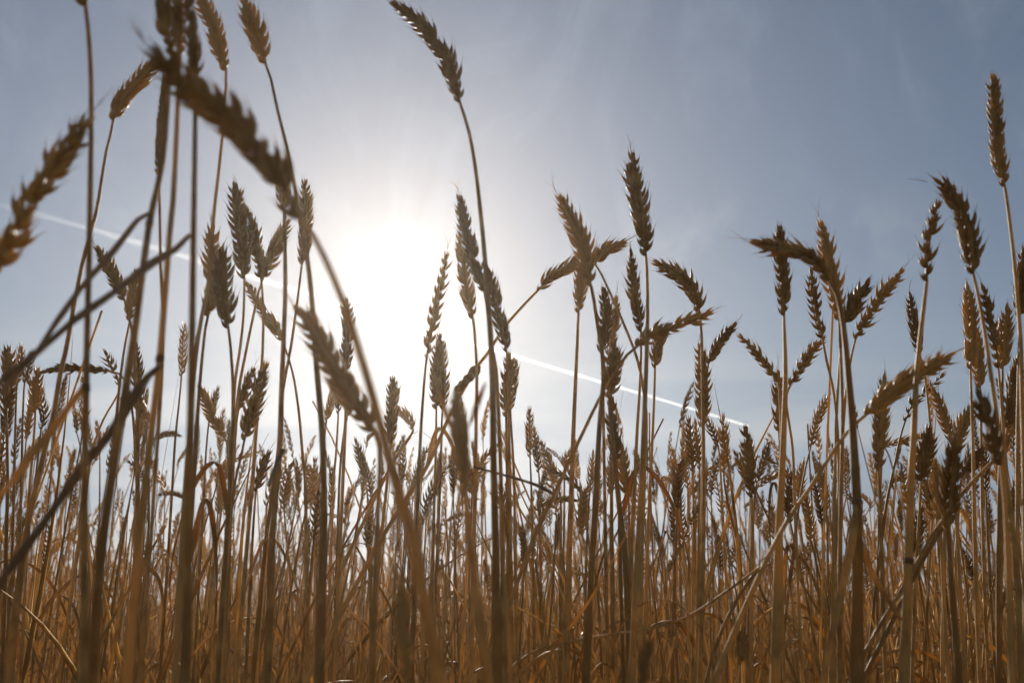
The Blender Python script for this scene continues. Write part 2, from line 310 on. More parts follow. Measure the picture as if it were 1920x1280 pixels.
st("ear lying level across two stems below the contrail's old end", 1.15, [(203,695),(162,692),(118,690),(78,698)], 22, [(208,696),(222,700),(238,720),(250,790),(258,950)], 4, 7, sparse=.75)
st("dense ear hanging under the two crossing grey leaves", 1.15, [(66,774),(66,748),(67,720),(69,692)], 27, [(66,780),(61,850),(55,920),(50,1040)], 4.5, 7)
st("small ear drooping onto the root of the level one", 1.35, [(226,722),(218,702),(208,682),(197,659)], 20, [(226,728),(212,755),(192,790),(172,850),(160,930)], 3.5, 6, sparse=.8)
st("dark loose ear leaning over just under the contrail's old end", 1.05, [(233,562),(222,535),(204,500),(180,462)], 30, [(235,568),(242,595),(250,640),(256,720),(258,850)], 4.5, 8)
st("ear half hidden behind a thick stem where two grey leaves cross it", 1.15, [(243,602),(247,570),(252,538),(256,506)], 26, [(242,608),(232,660),(222,740),(212,850)], 4.5, 7)
st("slim ear between the thick leaning stem and the dark folded leaf", 1.2, [(262,782),(260,740),(257,690),(253,642)], 24, [(262,788),(258,850),(255,960)], 4.5, 7)
st("slim beaded ear close against the thickest stem", 1.35, [(340,706),(342,675),(344,640),(345,608)], 19, [(340,711),(335,760),(328,830),(322,930)], 3.5, 6)
st("tiny ear alone in the blue gap between thick stems", 1.9, [(187,848),(186,828),(184,808),(181,789)], 12, [(187,852),(187,900),(186,980)], 2.5, 4)
st("tiny ear hanging beside the orange brown folded leaf", 1.8, [(144,812),(143,796),(141,778),(138,758)], 12, [(145,816),(151,842),(156,900)], 2.5, 4)
st("ear slanting down away from the thickest stem", 1.2, [(424,826),(408,797),(390,760),(374,724)], 24, [(426,832),(430,900),(430,1000)], 4, 7)
st("small ear crossing the one that slants down from the thickest stem", 1.5, [(392,790),(397,770),(403,750),(409,727)], 16, [(391,795),(386,850),(382,930)], 3.5, 5)
st("dark ear behind the bundle of thin stems under the V shaped pair", 1.15, [(447,770),(455,745),(465,718),(476,690)], 25, [(445,776),(440,840),(434,930)], 4, 7)
st("stout ear in front of the straight stem under the V shaped pair", .95, [(458,826),(466,790),(480,740),(499,682)], 33, [(457,832),(448,872),(440,907),(430,1000),(424,1120)], 5, 9)
st("loose blurred ear low beside the stem with a torn leaf stub", 1.2, [(480,922),(485,900),(494,872),(506,845)], 24, [(479,928),(474,1000),(470,1080)], 4, 7, sparse=.7)
st("ear in the pale gap below the large blurred ear's middle", 1.45, [(686,902),(681,878),(674,852),(667,825)], 18, [(687,907),(691,960),(694,1040)], 3.5, 6)
st("blurred dark ear low down against the huge ear's stem foot", .55, [(765,1290),(761,1235),(757,1170),(752,1095)], 28, [(766,1310),(768,1360)], 10, 12)
st("blurred ear rising from the bottom edge of the photo", .5, [(1200,1292),(1206,1262),(1211,1232),(1216,1200)], 30, [(1200,1310),(1201,1360)], 10, 12, sparse=.8)
st("short dark ear low down below the steep leaning straw", 1.0, [(1388,1246),(1390,1222),(1393,1198),(1395,1174)], 24, [(1388,1254),(1386,1300)], 5, 8)

# straws without an ear that cross the others: (what it looks like, distance, line from top to bottom, width)
STRAWS = [
    ("shiny bare straw leaning steeply below the forked blurred ear", .85, [(1866,860),(1800,930),(1745,1010),(1700,1090),(1640,1190),(1590,1290)], 11),
    ("thin reddish straw lying nearly level low among the stalks", .9, [(1445,1058),(1420,1066),(1360,1110),(1280,1160),(1200,1180),(1060,1205),(960,1250)], 7),
    ("orange dry leaf blade slanting low below the crossed group", .8, [(1182,985),(1166,1018),(1110,1118),(1050,1200),(985,1295)], 17),
    ("bare brown straw leaning beside the foot of the sparse ear's stem", .9, [(1768,988),(1730,1050),(1690,1130),(1650,1210),(1612,1290)], 12),
    ("bare grey straw stump standing beside the ragged dark ear's stem", .7, [(946,1075),(950,1140),(955,1210),(958,1290)], 12),
    ("bare straw slanting low under the twin stems", .95, [(1425,1062),(1390,1110),(1350,1190),(1320,1290)], 10),
    ("arched golden dry leaf bowed over under the dense twin ears", 1.0, [(845,905),(828,868),(814,832),(799,812),(783,806),(770,814),(733,872)], 7),
]

# ------------------------------------------------------------------ materials
def straw_material(name, col_a, col_b, rough, trans, scale, coat=0.0, tone=False):
    """dry straw: fibrous brown surface that lets some sunlight through"""
    m = bpy.data.materials.new(name)
    m.use_nodes = True
    t = m.node_tree
    t.nodes.clear()
    n = G(t)
    co = n.new("ShaderNodeTexCoord").outputs["Object"]
    fib = n.noise(n.mapping(co, scale=(1, 1, 0.06)), scale, 4.0, 0.6)
    blot = n.noise(co, scale * 0.11, 3.0, 0.55)
    if tone:
        at = n.new("ShaderNodeAttribute", attribute_name="tone")
        rnd = at.outputs["Fac"]
    else:
        rnd = n.new("ShaderNodeObjectInfo").outputs["Random"]
    f = n.math("ADD", n.math("MULTIPLY", fib, 0.55), n.math("MULTIPLY", blot, 0.65))
    f = n.math("ADD", f, n.math("MULTIPLY", n.math("SUBTRACT", rnd, 0.5), 0.75 if tone else 0.38))
    col = n.mix(n.ramp(f, 0.40, 0.78), col_a, col_b)
    spots = n.ramp(n.noise(co, scale * 0.5, 2.0, 0.5), 0.68, 0.78)
    col = n.mix(n.math("MULTIPLY", spots, 0.55), col, (0.10, 0.06, 0.03, 1))
    bs = n.new("ShaderNodeBsdfPrincipled")
    n.link(col, bs.inputs["Base Color"])
    bs.inputs["Roughness"].default_value = rough
    bs.inputs["Specular IOR Level"].default_value = 0.35
    bs.inputs["Coat Weight"].default_value = coat
    bs.inputs["Coat Roughness"].default_value = 0.25
    bump = n.new("ShaderNodeBump")
    bump.inputs["Strength"].default_value = 0.5
    bump.inputs["Distance"].default_value = 0.0004
    n.link(fib, bump.inputs["Height"])
    n.link(bump.outputs[0], bs.inputs["Normal"])
    tr = n.new("ShaderNodeBsdfTranslucent")
    n.link(n.mix(1.0, col, (1.0, 0.85, 0.62, 1), "MULTIPLY"), tr.inputs[0])
    mx = n.new("ShaderNodeMixShader")
    mx.inputs[0].default_value = trans
    n.link(bs.outputs[0], mx.inputs[1])
    n.link(tr.outputs[0], mx.inputs[2])
    o = n.new("ShaderNodeOutputMaterial")
    n.link(mx.outputs[0], o.inputs[0])
    return m


M_EAR = straw_material("ripe_husk", (0.32, 0.190, 0.056, 1), (0.66, 0.465, 0.175, 1), 0.55, 0.42, 420, 0.03)
M_STEM = straw_material("straw", (0.33, 0.200, 0.060, 1), (0.62, 0.43, 0.155, 1), 0.6, 0.34, 600, 0.0)
M_LEAF = straw_material("dry_leaf", (0.40, 0.225, 0.06, 1), (0.64, 0.44, 0.16, 1), 0.6, 0.45, 380, 0.0)
M_NODE = straw_material("stem_joint", (0.20, 0.12, 0.048, 1), (0.42, 0.26, 0.11, 1), 0.6, 0.3, 500)
M_GREY = straw_material("weathered_leaf", (0.21, 0.14, 0.075, 1), (0.40, 0.285, 0.165, 1), 0.6, 0.25, 500, 0.0)
M_MASS = straw_material("field_straw", (0.40, 0.255, 0.076, 1), (0.75, 0.54, 0.21, 1), 0.65, 0.42, 300, 0.0, tone=True)


# ------------------------------------------------------------------ mesh helpers
def mesh_object(name, parts, mat, parent=None, loc=None, smooth=True):
    """parts: list of (verts n x 3, quads m x 4); one mesh object, origin at loc"""
    off, vs, fs = 0, [], []
    for v, f in parts:
        vs.append(v)
        fs.append(f + off)
        off += len(v)
    v = np.concatenate(vs).astype(np.float32)
    f = np.concatenate(fs).astype(np.int32)
    if loc is not None:
        v = v - np.asarray(loc, np.float32)
    me = bpy.data.meshes.new(name)
    me.vertices.add(len(v))
    me.vertices.foreach_set("co", v.ravel())
    me.loops.add(f.size)
    me.loops.foreach_set("vertex_index", f.ravel())
    me.polygons.add(len(f))
    me.polygons.foreach_set("loop_start", np.arange(0, f.size, 4, dtype=np.int32))
    me.polygons.foreach_set("use_smooth", np.full(len(f), smooth))
    me.update(calc_edges=True)
    me.materials.append(mat)
    o = bpy.data.objects.new(name, me)
    C.objects.link(o)
    if parent is not None:
        o.parent = parent
    return o


def smooth_line(pts, n):
    """Catmull-Rom through pts, n samples evenly spaced along the length"""
    p = np.asarray(pts, float)
    if len(p) == 2:
        t = np.linspace(0, 1, n)[:, None]
        return p[0] * (1 - t) + p[1] * t
    q = np.vstack([2 * p[0] - p[1], p, 2 * p[-1] - p[-2]])
    out = []
    for i in range(1, len(q) - 2):
        a, b, c, d_ = q[i - 1], q[i], q[i + 1], q[i + 2]
        t = np.linspace(0, 1, 12, endpoint=False)[:, None]
        out.append(0.5 * (2 * b + (c - a) * t + (2 * a - 5 * b + 4 * c - d_) * t ** 2 + (3 * b - a - 3 * c + d_) * t ** 3))
    out = np.vstack(out + [p[-1:]])
    s = np.concatenate([[0], np.cumsum(np.linalg.norm(np.diff(out, axis=0), axis=1))])
    u = np.linspace(0, s[-1], n)
    return np.stack([np.interp(u, s, out[:, k]) for k in range(3)], 1)


def frames(p, roll=0.0):
    """tangent, side and third axis along a line"""
    t = np.gradient(p, axis=0)
    t /= np.linalg.norm(t, axis=1)[:, None] + 1e-12
    ref = np.array([math.cos(roll), math.sin(roll), 0.02])
    n = ref - (t @ ref)[:, None] * t
    n /= np.linalg.norm(n, axis=1)[:, None] + 1e-9
    return t, n, np.cross(t, n)


def tube(p, rad, k=8, roll=0.0, flat=1.0):
    """tube along p; rad per point; flat squeezes its thickness into a blade"""
    t, n, b = frames(p, roll)
    a = np.linspace(0, 2 * math.pi, k, endpoint=False)
    rad = np.broadcast_to(np.asarray(rad, float), (len(p),))
    th = rad * flat if flat >= 0.2 else np.minimum(rad * flat, 0.0004) + 0.00008
    v = p[:, None] + n[:, None] * (np.cos(a)[None, :, None] * rad[:, None, None]) + b[:, None] * (np.sin(a)[None, :, None] * th[:, None, None])
    m = len(p)
    i = np.arange(m - 1)[:, None] * k
    j = np.arange(k)[None]
    j2 = (j + 1) % k
    f = np.stack([i + j, i + j2, i + k + j2, i + k + j], -1).reshape(-1, 4)
    return v.reshape(-1, 3), f


# pointed husk, one unit long along its third axis
def husk_template(k, prof):
    z = np.array([q[0] for q in prof])
    r = np.array([q[1] for q in prof])
    bow = np.array([q[2] for q in prof])
    a = np.linspace(0, 2 * math.pi, k, endpoint=False)
    x = np.cos(a)[None] * r[:, None]
    y = np.sin(a)[None] * r[:, None] * 0.72 + bow[:, None]
    v = np.stack([x, y, np.broadcast_to(z[:, None], x.shape)], -1).reshape(-1, 3)
    i = np.arange(len(z) - 1)[:, None] * k
    j = np.arange(k)[None]
    f = np.stack([i + j, i + (j + 1) % k, i + k + (j + 1) % k, i + k + j], -1).reshape(-1, 4)
    return v, f


HUSK = {
    2: husk_template(7, [(0, .04, 0), (.08, .095, .02), (.26, .150, .045), (.48, .155, .055), (.68, .115, .045), (.84, .058, .015), (.93, .024, -.01), (1.34, .004, -.07)]),
    1: husk_template(5, [(0, .05, 0), (.20, .140, .04), (.50, .155, .05), (.80, .070, .02), (1.30, .004, -.06)]),
    0: husk_template(4, [(0, .07, 0), (.38, .175, .05), (1.06, .008, -.03)]),
}


def ear_parts(spine, width, roll, rng, detail, sparse=1.0):
    """two rows of overlapping husk groups along the spine"""
    L = np.linalg.norm(np.diff(spine, axis=0), axis=1).sum()
    loose = sparse < .85
    spread = float(np.clip(width / 0.0150, .55, 1.6))
    hl = 0.0152 * spread ** 0.55 * (0.95 if loose else 1.0) * (1.12 if detail == 0 else 1.0)
    step = {2: 0.0039, 1: 0.0042, 0: 0.0066}[detail] * spread ** .4 / max(sparse, .5) ** 0.9
    n = max(6, int(L * 0.93 / step))
    q = smooth_line(spine, 60)
    cut = q[: max(4, int(60 * (1 - .5 * hl / L)))]
    p = smooth_line(cut, n + 1)
    t, nn, bb = frames(p, roll)
    hv, hf = HUSK[detail]
    vs, fs, off = [], [], 0

    def add(o, d_, outward, l, w):
        nonlocal off
        d_ = d_ / np.linalg.norm(d_)
        y = outward - (outward @ d_) * d_
        y /= np.linalg.norm(y) + 1e-9
        x = np.cross(y, d_)
        R = np.stack([x * w, y * w, d_ * l])
        vs.append(o + hv @ R)
        fs.append(hf + off)
        off += len(hv)

    for i in range(n):
        s = 1 if i % 2 else -1
        u = i / (n - 1)
        size = (0.66 + 0.34 * min(1, u / 0.16)) * (1.0 if u < 0.70 else 1.0 - 0.30 * (u - 0.70) / 0.30)
        size *= rng.uniform(.88, 1.1)
        q_ = rng.random()
        if q_ < (0.05 if not loose else 0.10):
            size *= 0.68          # a shrivelled one
        elif q_ > (0.985 if not loose else 0.965) and 0 < i < n - 2:
            continue              # shed
        T, N, B = t[i], nn[i] * s, bb[i]
        l = hl * size
        w = l * spread ** 0.35 * (1.22 if detail == 0 else 1.0)
        base = p[i]
        k_ = spread ** .75 * (1.32 if loose else 1.14)
        jit = lambda a: a + rng.uniform(-.07, .07)
        # one outer floret, two flanking glumes, two inner florets that hide the axis
        lst = [(.44 * k_, .06, 1.0, .0013), (.26 * k_, -.40 * k_, .92, .0006), (.26 * k_, .40 * k_, .92, .0006)]
        if detail == 2:
            lst += [(.10 * k_, -.20 * k_, .98, .0002), (.10 * k_, .20 * k_, .98, .0002)]
        if detail == 0:
            lst = [(.36 * k_, .2 * k_, 1.0, .0008), (.24 * k_, -.35 * k_, .95, .0004)]
        for a, f_, k, o_ in lst:
            a, f_ = jit(a), jit(f_)
            dr = T * math.cos(a) * math.cos(f_) + N * math.sin(a) + B * math.sin(f_)
            ow = N * max(math.sin(a), .15) + B * math.sin(f_)
            add(base + (N + B * math.sin(f_)) * o_ * spread * size, dr, ow, l * k * rng.choice((.86, .94, 1.0, 1.06, 1.2)), w * k * rng.uniform(.85, 1.1))
    for a, f_ in ((0, 0), (.2, .16), (-.2, -.16)):
        add(p[-1], t[-1] + nn[-1] * a + bb[-1] * f_, nn[-1] * (a or .1) + bb[-1] * (f_ or .1), hl * .78, hl * .72)
    rad = np.linspace(.0012, .0006, len(p))
    return [(np.concatenate(vs), np.concatenate(fs)), tube(p, rad, 5)]


def awn_parts(spine, rng, count):
    out = []
    t = spine[-1] - spine[-3]
    t /= np.linalg.norm(t)
    for k in range(count):
        side = np.array([rng.uniform(-1, 1), rng.uniform(-.5, .5), rng.uniform(-.6, .9)])
        L = rng.uniform(.010, .019)
        u = np.linspace(0, 1, 8)[:, None]
        q = spine[-1] + t * (.004 + u * L) + side * (u ** 2) * L * .5
        out.append(tube(q, np.linspace(.00022, .00006, 8), 4))
    return out


# ------------------------------------------------------------------ labels and things
def tag(o, label, cat, group=None, kind=None):
    if label:
        o["label"] = label
    if cat:
        o["category"] = cat
    if group:
        o["group"] = group
    if kind:
        o["kind"] = kind


def root_at(name, loc):
    o = bpy.data.objects.new(name, None)
    o.empty_display_size = 0.02
    o.location = loc
    C.objects.link(o)
    return o


GROUP = "ripe wheat stalks standing in the field"


def unproject(px, dist, slope, z0):
    """photo line -> points at depth `dist`, leaning `slope` metres in depth per metre of height above z0"""
    out = []
    for u, v in px:
        r = ray(u, v)
        k = (dist + slope * (CAM[2] - z0)) / (r[1] - slope * r[2])
        out.append(CAM + k * r)
    return np.array(out)


def to_ground(p):
    """carry a stem on from its last visible point down to the soil, straightening up"""
    q = [x for x in p]
    a, b = q[-2], q[-1]
    if b[2] < 0.02:
        return np.array(q)
    d_ = (b - a) / max(1e-6, a[2] - b[2])      # per metre of descent
    d_ = np.clip(d_, -1.2, 1.2)
    h = b[2]
    for f in (0.25, 0.55, 1.0):
        q.append(np.array([b[0] + d_[0] * h * (f - .55 * f * f), b[1] + d_[1] * h * (f - .55 * f * f), h * (1 - f)]))
    return np.array(q)


def stem_radius(n, ra, rb, frac):
    """thin neck, full thickness from `frac` of the length on"""
    u = np.linspace(0, 1, n)
    r = ra + (rb - ra) * np.clip(u / frac, 0, 1) ** 0.8
    for c in (.34 + 9 * (ra % .0007) / .04, .62 + 5 * (rb % .0009) / .04):     # leaf sheaths end here
        r = r * (1 + .2 * np.clip((u - c) / .012, 0, 1) - .2 * np.clip((u - c - .02) / .25, 0, 1))
    return r


traced = []
for idx, s in enumerate(S):
    rng = random.Random(1000 + idx)
    dist = s["d"]
    slope = rng.uniform(-.05, .05)
    z0 = unproject(s["ear"][:1], dist, 0, 0)[0][2]
    e_slope = rng.uniform(-.12, .12)
    ear = unproject(s["ear"], dist, e_slope, z0)
    stem_px = unproject(s["stem"], dist, slope, z0)
    line = np.vstack([ear[:1], stem_px])
    line = to_ground(line)
    base = np.array([line[-1][0], line[-1][1], 0.0])
    root = root_at("wheat_stalk", base)
    detail = 2 if dist < 1.25 else 1
    spine = smooth_line(ear, 24)
    w = s["ew"] * dist / FPX * .93
    roll = rng.uniform(-.5, .5)
    e = mesh_object("ear", ear_parts(spine, w, roll, rng, detail, s.get("sparse", 1.0)), M_EAR, root, base)
    n = 60
    p = smooth_line(line, n)
    slim = .77 if dist < .6 else .85        # the photo widths include blur
    ra, rb = slim * s["w0"] * dist / FPX / 2, slim * s["w1"] * dist / FPX / 2
    vis = np.linalg.norm(np.diff(line[:len(stem_px) + 1], axis=0), axis=1).sum()
    tot = np.linalg.norm(np.diff(line, axis=0), axis=1).sum()
    mesh_object("stem", [tube(p, stem_radius(n, ra, rb, vis / tot), 9)], M_STEM, root, base)
    hairs = s.get("awn", 0) or (rng.random() < .45 and dist < 1.3) - 1
    if hairs + 1:
        mesh_object("awn", awn_parts(spine, rng, 2 + hairs), M_EAR, e, base)
    if s.get("node"):
        c = unproject([s["node"]], dist, slope, z0)[0]
        k = int(np.argmin(np.abs(p[:, 2] - c[2])))
        r_here = float(stem_radius(n, ra, rb, vis / tot)[k])
        seg = np.array([p[k] + (p[k - 1] - p[k]) / np.linalg.norm(p[k - 1] - p[k]) * h for h in np.linspace(-.0024, .0024, 9)])
        bulge = r_here * (0.98 + .30 * np.cos(np.linspace(-1.5, 1.5, 9)))
        mesh_object("stem_joint", [tube(seg, bulge, 9)], M_NODE, root, base)
    for lp, lw, lab in s.get("leaves", []):
        q = unproject(lp, dist, slope, z0)
        q[1:, 1] -= np.linspace(.004, .03, len(q) - 1)
        if "grey" in lab or "dark" in lab:      # these are creased where they fold, not curved
            g_ = np.concatenate([[0], np.cumsum(np.linalg.norm(np.diff(q, axis=0), axis=1))])
            q = np.stack([np.interp(np.linspace(0, g_[-1], 34), g_, q[:, k]) for k in range(3)], 1)
        else:
            q = smooth_line(q, 34)
        u = np.linspace(0, 1, 34)
        wid = lw * dist / FPX / 2 * 1.2 * np.clip(np.minimum(.55 + u * 4, 1) * (1 - .35 * u), .1, 1)
        wid *= 1 + .10 * np.sin(u * 23 + idx)
        if "husk" in lab:
            wid = lw * dist / FPX * .42 * np.clip(np.sin(u * math.pi * .98 + .02), .03, 1) ** .8
        lo = mesh_object("leaf", [tube(q, wid, 8, roll=rng.uniform(-.3, .3), flat=.2 if lab == "orange dry leaf" else .7)], M_LEAF if "orange" in lab or "husk" in lab else M_STEM if "sheath" in lab else M_GREY, root, base)
        lo["label"] = lab
    if rng.random() < .34 and dist > .8:      # a curled dry leaf low on the stem
        zs = rng.uniform(.30, .62)
        k = int(np.argmin(np.abs(p[:, 2] - zs)))
        a_ = rng.uniform(0, 2 * math.pi)
        d_ = np.array([math.cos(a_), .6 * math.sin(a_), 0])
        L = rng.uniform(.05, .13)
        up_ = rng.uniform(.01, .06)
        q = smooth_line([p[k], p[k] + d_ * L * .25 + [0, 0, up_], p[k] + d_ * L * .6 + [0, 0, up_ * .5], p[k] + d_ * L * .8 + [0, 0, -L * .35], p[k] + d_ * L * .7 + [0, 0, -L * .8]], 26)
        u = np.linspace(0, 1, 26)
        mesh_object("leaf", [tube(q, .0036 * np.clip(np.minimum(.35 + 3 * u, 1) * (1.02 - u), .03, 1) * (1 + .15 * np.sin(u * 17)), 6, flat=.12, roll=rng.uniform(-1, 1))], M_LEAF, root, base)
    traced.append((root, s, ear))

for lab, dist, px, wpx in STRAWS:
    rng = random.Random(lab)
    p = unproject(px, dist, rng.uniform(-.1, .1), .45)
    leafy = "leaf" in lab
    line = p if leafy and "arched" not in lab else to_ground(p)
    if leafy and "arched" not in lab:
        line = to_ground(p)
    base = np.array([line[-1][0], line[-1][1], 0.0])
    q = smooth_line(line, 60)
    r = wpx * dist / FPX / 2 * .66
    u = np.linspace(0, 1, 60)
    wid = r * (np.clip(.15 + u * 3, 0, 1) if leafy else np.full(60, 1.0))
    o = mesh_object("dry_leaf" if leafy else "straw", [tube(q, wid, 8, flat=.15 if leafy else 1.0, roll=.4)], M_LEAF if leafy else M_STEM, None, base)
    o.location = base
    tag(o, lab, "leaf" if leafy else "straw", "straws lying across the stalks")

# ------------------------------------------------------------------ ground
def ground():
    n = 24
    xs = np.sinh(np.linspace(-7.5, 7.5, n * 2)) * 3
    ys = np.concatenate([[-300, -40, -8, -2], np.sinh(np.linspace(0, 7.8, n)) * 2.5])
    X, Y = np.meshgrid(xs, ys)
    Z = np.zeros_like(X)
    v = np.stack([X, Y, Z], -1).reshape(-1, 3)
    k = len(xs)
    i = np.arange(len(ys) - 1)[:, None] * k
    j = np.arange(k - 1)[None]
    f = np.stack([i + j, i + j + 1, i + k + j + 1, i + k + j], -1).reshape(-1, 4)
    m = bpy.data.materials.new("dry_soil")
    m.use_nodes = True
    q = G(m.node_tree)
    bs = m.node_tree.nodes["Principled BSDF"]
    co = q.new("ShaderNodeNewGeometry").outputs["Position"]
    a = q.noise(co, 9.0, 6.0, .65)
    c = q.mix(q.ramp(a, .35, .7), (0.16, 0.10, 0.05, 1), (0.32, 0.22, 0.115, 1))
    c = q.mix(q.ramp(q.noise(q.mapping(co, scale=(1, .2, 1)), 60, 3, .5), .55, .7), c, (0.42, 0.30, 0.15, 1))
    q.link(c, bs.inputs["Base Color"])
    bs.inputs["Roughness"].default_value = .95
    bp = q.new("ShaderNodeBump")
    bp.inputs["Distance"].default_value = .02
    q.link(a, bp.inputs["Height"])
    q.link(bp.outputs[0], bs.inputs["Normal"])
    o = mesh_object("ground", [(v, f)], m)
    tag(o, "dry brown soil under the wheat", None, kind="structure")


ground()

# ------------------------------------------------------------------ plants that fill the field
PR = random.Random(77)
MASS_NEAR, MASS_MID, MASS_FAR = 160, 65, 6     # stalks per square metre in three distance bands
NR = np.random.default_rng(5)


def plant_lines(rng, h, nod):
    """stem and ear line of a stalk whose ear starts at height h; nod 0 = upright, 1 = bent right over"""
    lean = rng.uniform(-.06, .06)
    b = rng.uniform(-.03, .03)
    z = np.linspace(0, h, 7)
    x = lean * z + b * np.sin(z / h * 2.6)
    stem = np.stack([x, np.zeros(7), z], 1)
    d_ = stem[-1] - stem[-2]
    a0 = math.atan2(d_[0], d_[2])
    L = rng.uniform(.072, .098)
    pts = [stem[-1]]
    for k in range(1, 7):
        a = a0 + nod * 2.3 * (k / 6) ** .8
        pts.append(pts[-1] + np.array([math.sin(a), 0, math.cos(a)]) * L / 6)
    if abs(nod) > .3:        # neck bends too
        stem[-1, 0] += nod * .012
        pts = [q + np.array([nod * .012, 0, 0]) for q in pts]
    return stem[::-1], np.array(pts)


def leaf_line(rng, stem, z):
    k = np.argsort(stem[:, 2])
    x = np.interp(z, stem[k, 2], stem[k, 0])
    a = rng.uniform(0, 2 * math.pi)
    d_ = np.array([math.cos(a), math.sin(a), 0])
    o = np.array([x, 0, z])
    L = rng.uniform(.10, .20)
    up_ = rng.uniform(.02, .09)
    return np.array([o, o + d_ * L * .22 + [0, 0, up_], o + d_ * L * .5 + [0, 0, up_ * .6], o + d_ * L * .72 + [0, 0, -L * .25], o + d_ * L * .8 + [0, 0, -L * .7]])


# a dozen kinds, each used many times as copies of its Empty, stem, ear and leaf
KINDS = [0, .05, -.08, .16, -.18, .1, .30, -.34, .0, -.45, .55, .8]
protos = []
for i, nod in enumerate(KINDS):
    rng = random.Random(300 + i)
    stem, ear = plant_lines(rng, .74, nod)
    r0 = root_at("wheat_stalk", (0, 0, 0))
    mesh_object("ear", ear_parts(smooth_line(ear, 24), rng.uniform(.0115, .0155), rng.uniform(-1.2, 1.2), rng, 1, rng.choice([1, 1, .9, .75])), M_EAR, r0)
    p = smooth_line(np.vstack([ear[:1], stem[1:]]), 34)
    mesh_object("stem", [tube(p, stem_radius(34, .0010, .0019, .45), 7)], M_STEM, r0)
    if i % 3 != 1:
        q = smooth_line(leaf_line(rng, stem, rng.uniform(.36, .60)), 22)
        u = np.linspace(0, 1, 22)
        mesh_object("leaf", [tube(q, .0042 * np.clip(np.minimum(.35 + 3 * u, 1) * (1.02 - u), .03, 1), 6, flat=.12)], M_LEAF, r0)
    protos.append([r0, False, nod])


def copy_thing(o):
    c = o.copy()
    C.objects.link(c)
    for ch in list(o.children):
        k = ch.copy()
        C.objects.link(k)
        k.parent = c
    return c


LIMIT = [(0, 690), (300, 690), (420, 760), (520, 850), (680, 860), (760, 815), (900, 825), (1000, 850), (1100, 830), (1240, 835), (1330, 850), (1420, 950), (1480, 870), (1600, 810), (1680, 880), (1760, 770), (1920, 740)]
LX, LY = zip(*LIMIT)
N_FILL = 300 - len(S)
fillers = []
tries = 0
while len(fillers) < N_FILL and tries < 60000:
    tries += 1
    dist = math.sqrt(PR.uniform(1.15 ** 2, 2.25 ** 2))
    u = PR.uniform(-30, 1950)
    lim = float(np.interp(u, LX, LY))
    v = lim + PR.random() ** 2.0 * (1090 - lim)
    tip = unproject([(u, v)], dist, 0, 0)[0]
    if not .60 < tip[2] < 1.02:
        continue
    if any(abs(u - f[1]) < 7 and abs(v - f[2]) < 45 for f in fillers):
        continue
    k = PR.choices(range(len(KINDS)), [3, 3, 3, 3, 3, 3, 2, 2, 2, 1.2, 1, .6])[0]
    top = .74 + .085
    fillers.append((k, u, v, dist, tip, tip[2] / top))
fill_objs = []
for k, u, v, dist, tip, sc in fillers:
    r0, used, nod = protos[k]
    o = copy_thing(r0) if used else r0
    protos[k][1] = True
    flip = PR.choice([0, math.pi])
    rz = flip + PR.uniform(-.5, .5)
    sx = PR.uniform(.9, 1.08)
    o.rotation_euler = (0, 0, rz)
    o.scale = (sx, sx, sc)
    stem_top = [ch for ch in o.children if ch.name.startswith("ear")][0].data
    o.location = (tip[0], dist, 0)
    fill_objs.append((o, nod * (1 if flip == 0 else -1), dist))
for r0, used, nod in protos:
    if not used:
        for ch in list(r0.children):
            bpy.data.objects.remove(ch)
        bpy.data.objects.remove(r0)


# ------------------------------------------------------------------ the rest of the field, as one mass
def template(rng, level, short=False):
    h = .74
    nod = rng.choice([0, .05, -.1, .15, -.2, .3, -.4, .7])
    stem, ear = plant_lines(rng, h, nod)
    parts = []
    if level == 0:
        parts += ear_parts(smooth_line(ear, 16), rng.uniform(.0115, .015), rng.uniform(0, 3), rng, 0)[:1]
        parts.append(tube(smooth_line(np.vstack([ear[:1], stem[1:]]), 12), stem_radius(12, .0010, .0019, .45), 5))
        for _ in range(rng.choice([0, 1, 1, 2])):
            q = smooth_line(leaf_line(rng, stem, rng.uniform(.25, .62)), 10)
            u = np.linspace(0, 1, 10)
            parts.append(tube(q, .0042 * np.clip(np.minimum(.35 + 3 * u, 1) * (1.02 - u), .03, 1), 4, flat=.12))
    elif level == 1:
        n = 9
        p = smooth_line(ear, n + 1)
        t, nn, bb = frames(p, rng.uniform(0, 3))
        hv, hf = HUSK[0]
        vs, fs = [], []
        for i in range(n):
            s = 1 if i % 2 else -1
            d_ = t[i] + nn[i] * s * .42
            d_ /= np.linalg.norm(d_)
            x = np.cross(nn[i], d_)
            y = np.cross(d_, x)
            vs.append(p[i] + hv @ np.stack([x * .018, y * .017, d_ * .020]))
            fs.append(hf + i * len(hv))
        parts.append((np.concatenate(vs), np.concatenate(fs)))
        parts.append(tube(smooth_line(np.vstack([ear[:1], stem[1:]]), 6), stem_radius(6, .0011, .0019, .45), 3))
        q = smooth_line(leaf_line(rng, stem, rng.uniform(.3, .62)), 6)
        parts.append(tube(q, np.array([.002, .004, .004, .003, .002, .0003]), 3, flat=.12))
    else:
        p = smooth_line(ear, 4)
        parts.append(tube(p, np.array([.003, .0075, .006, .0008]), 3))
        parts.append(tube(smooth_line(np.vstack([ear[:1], stem[1:]]), 3), np.array([.0016, .0022, .0026]), 3))
    off, v, f = 0, [], []
    for a, b in parts:
        v.append(a)
        f.append(b + off)
        off += len(a)
    return np.concatenate(v), np.concatenate(f)


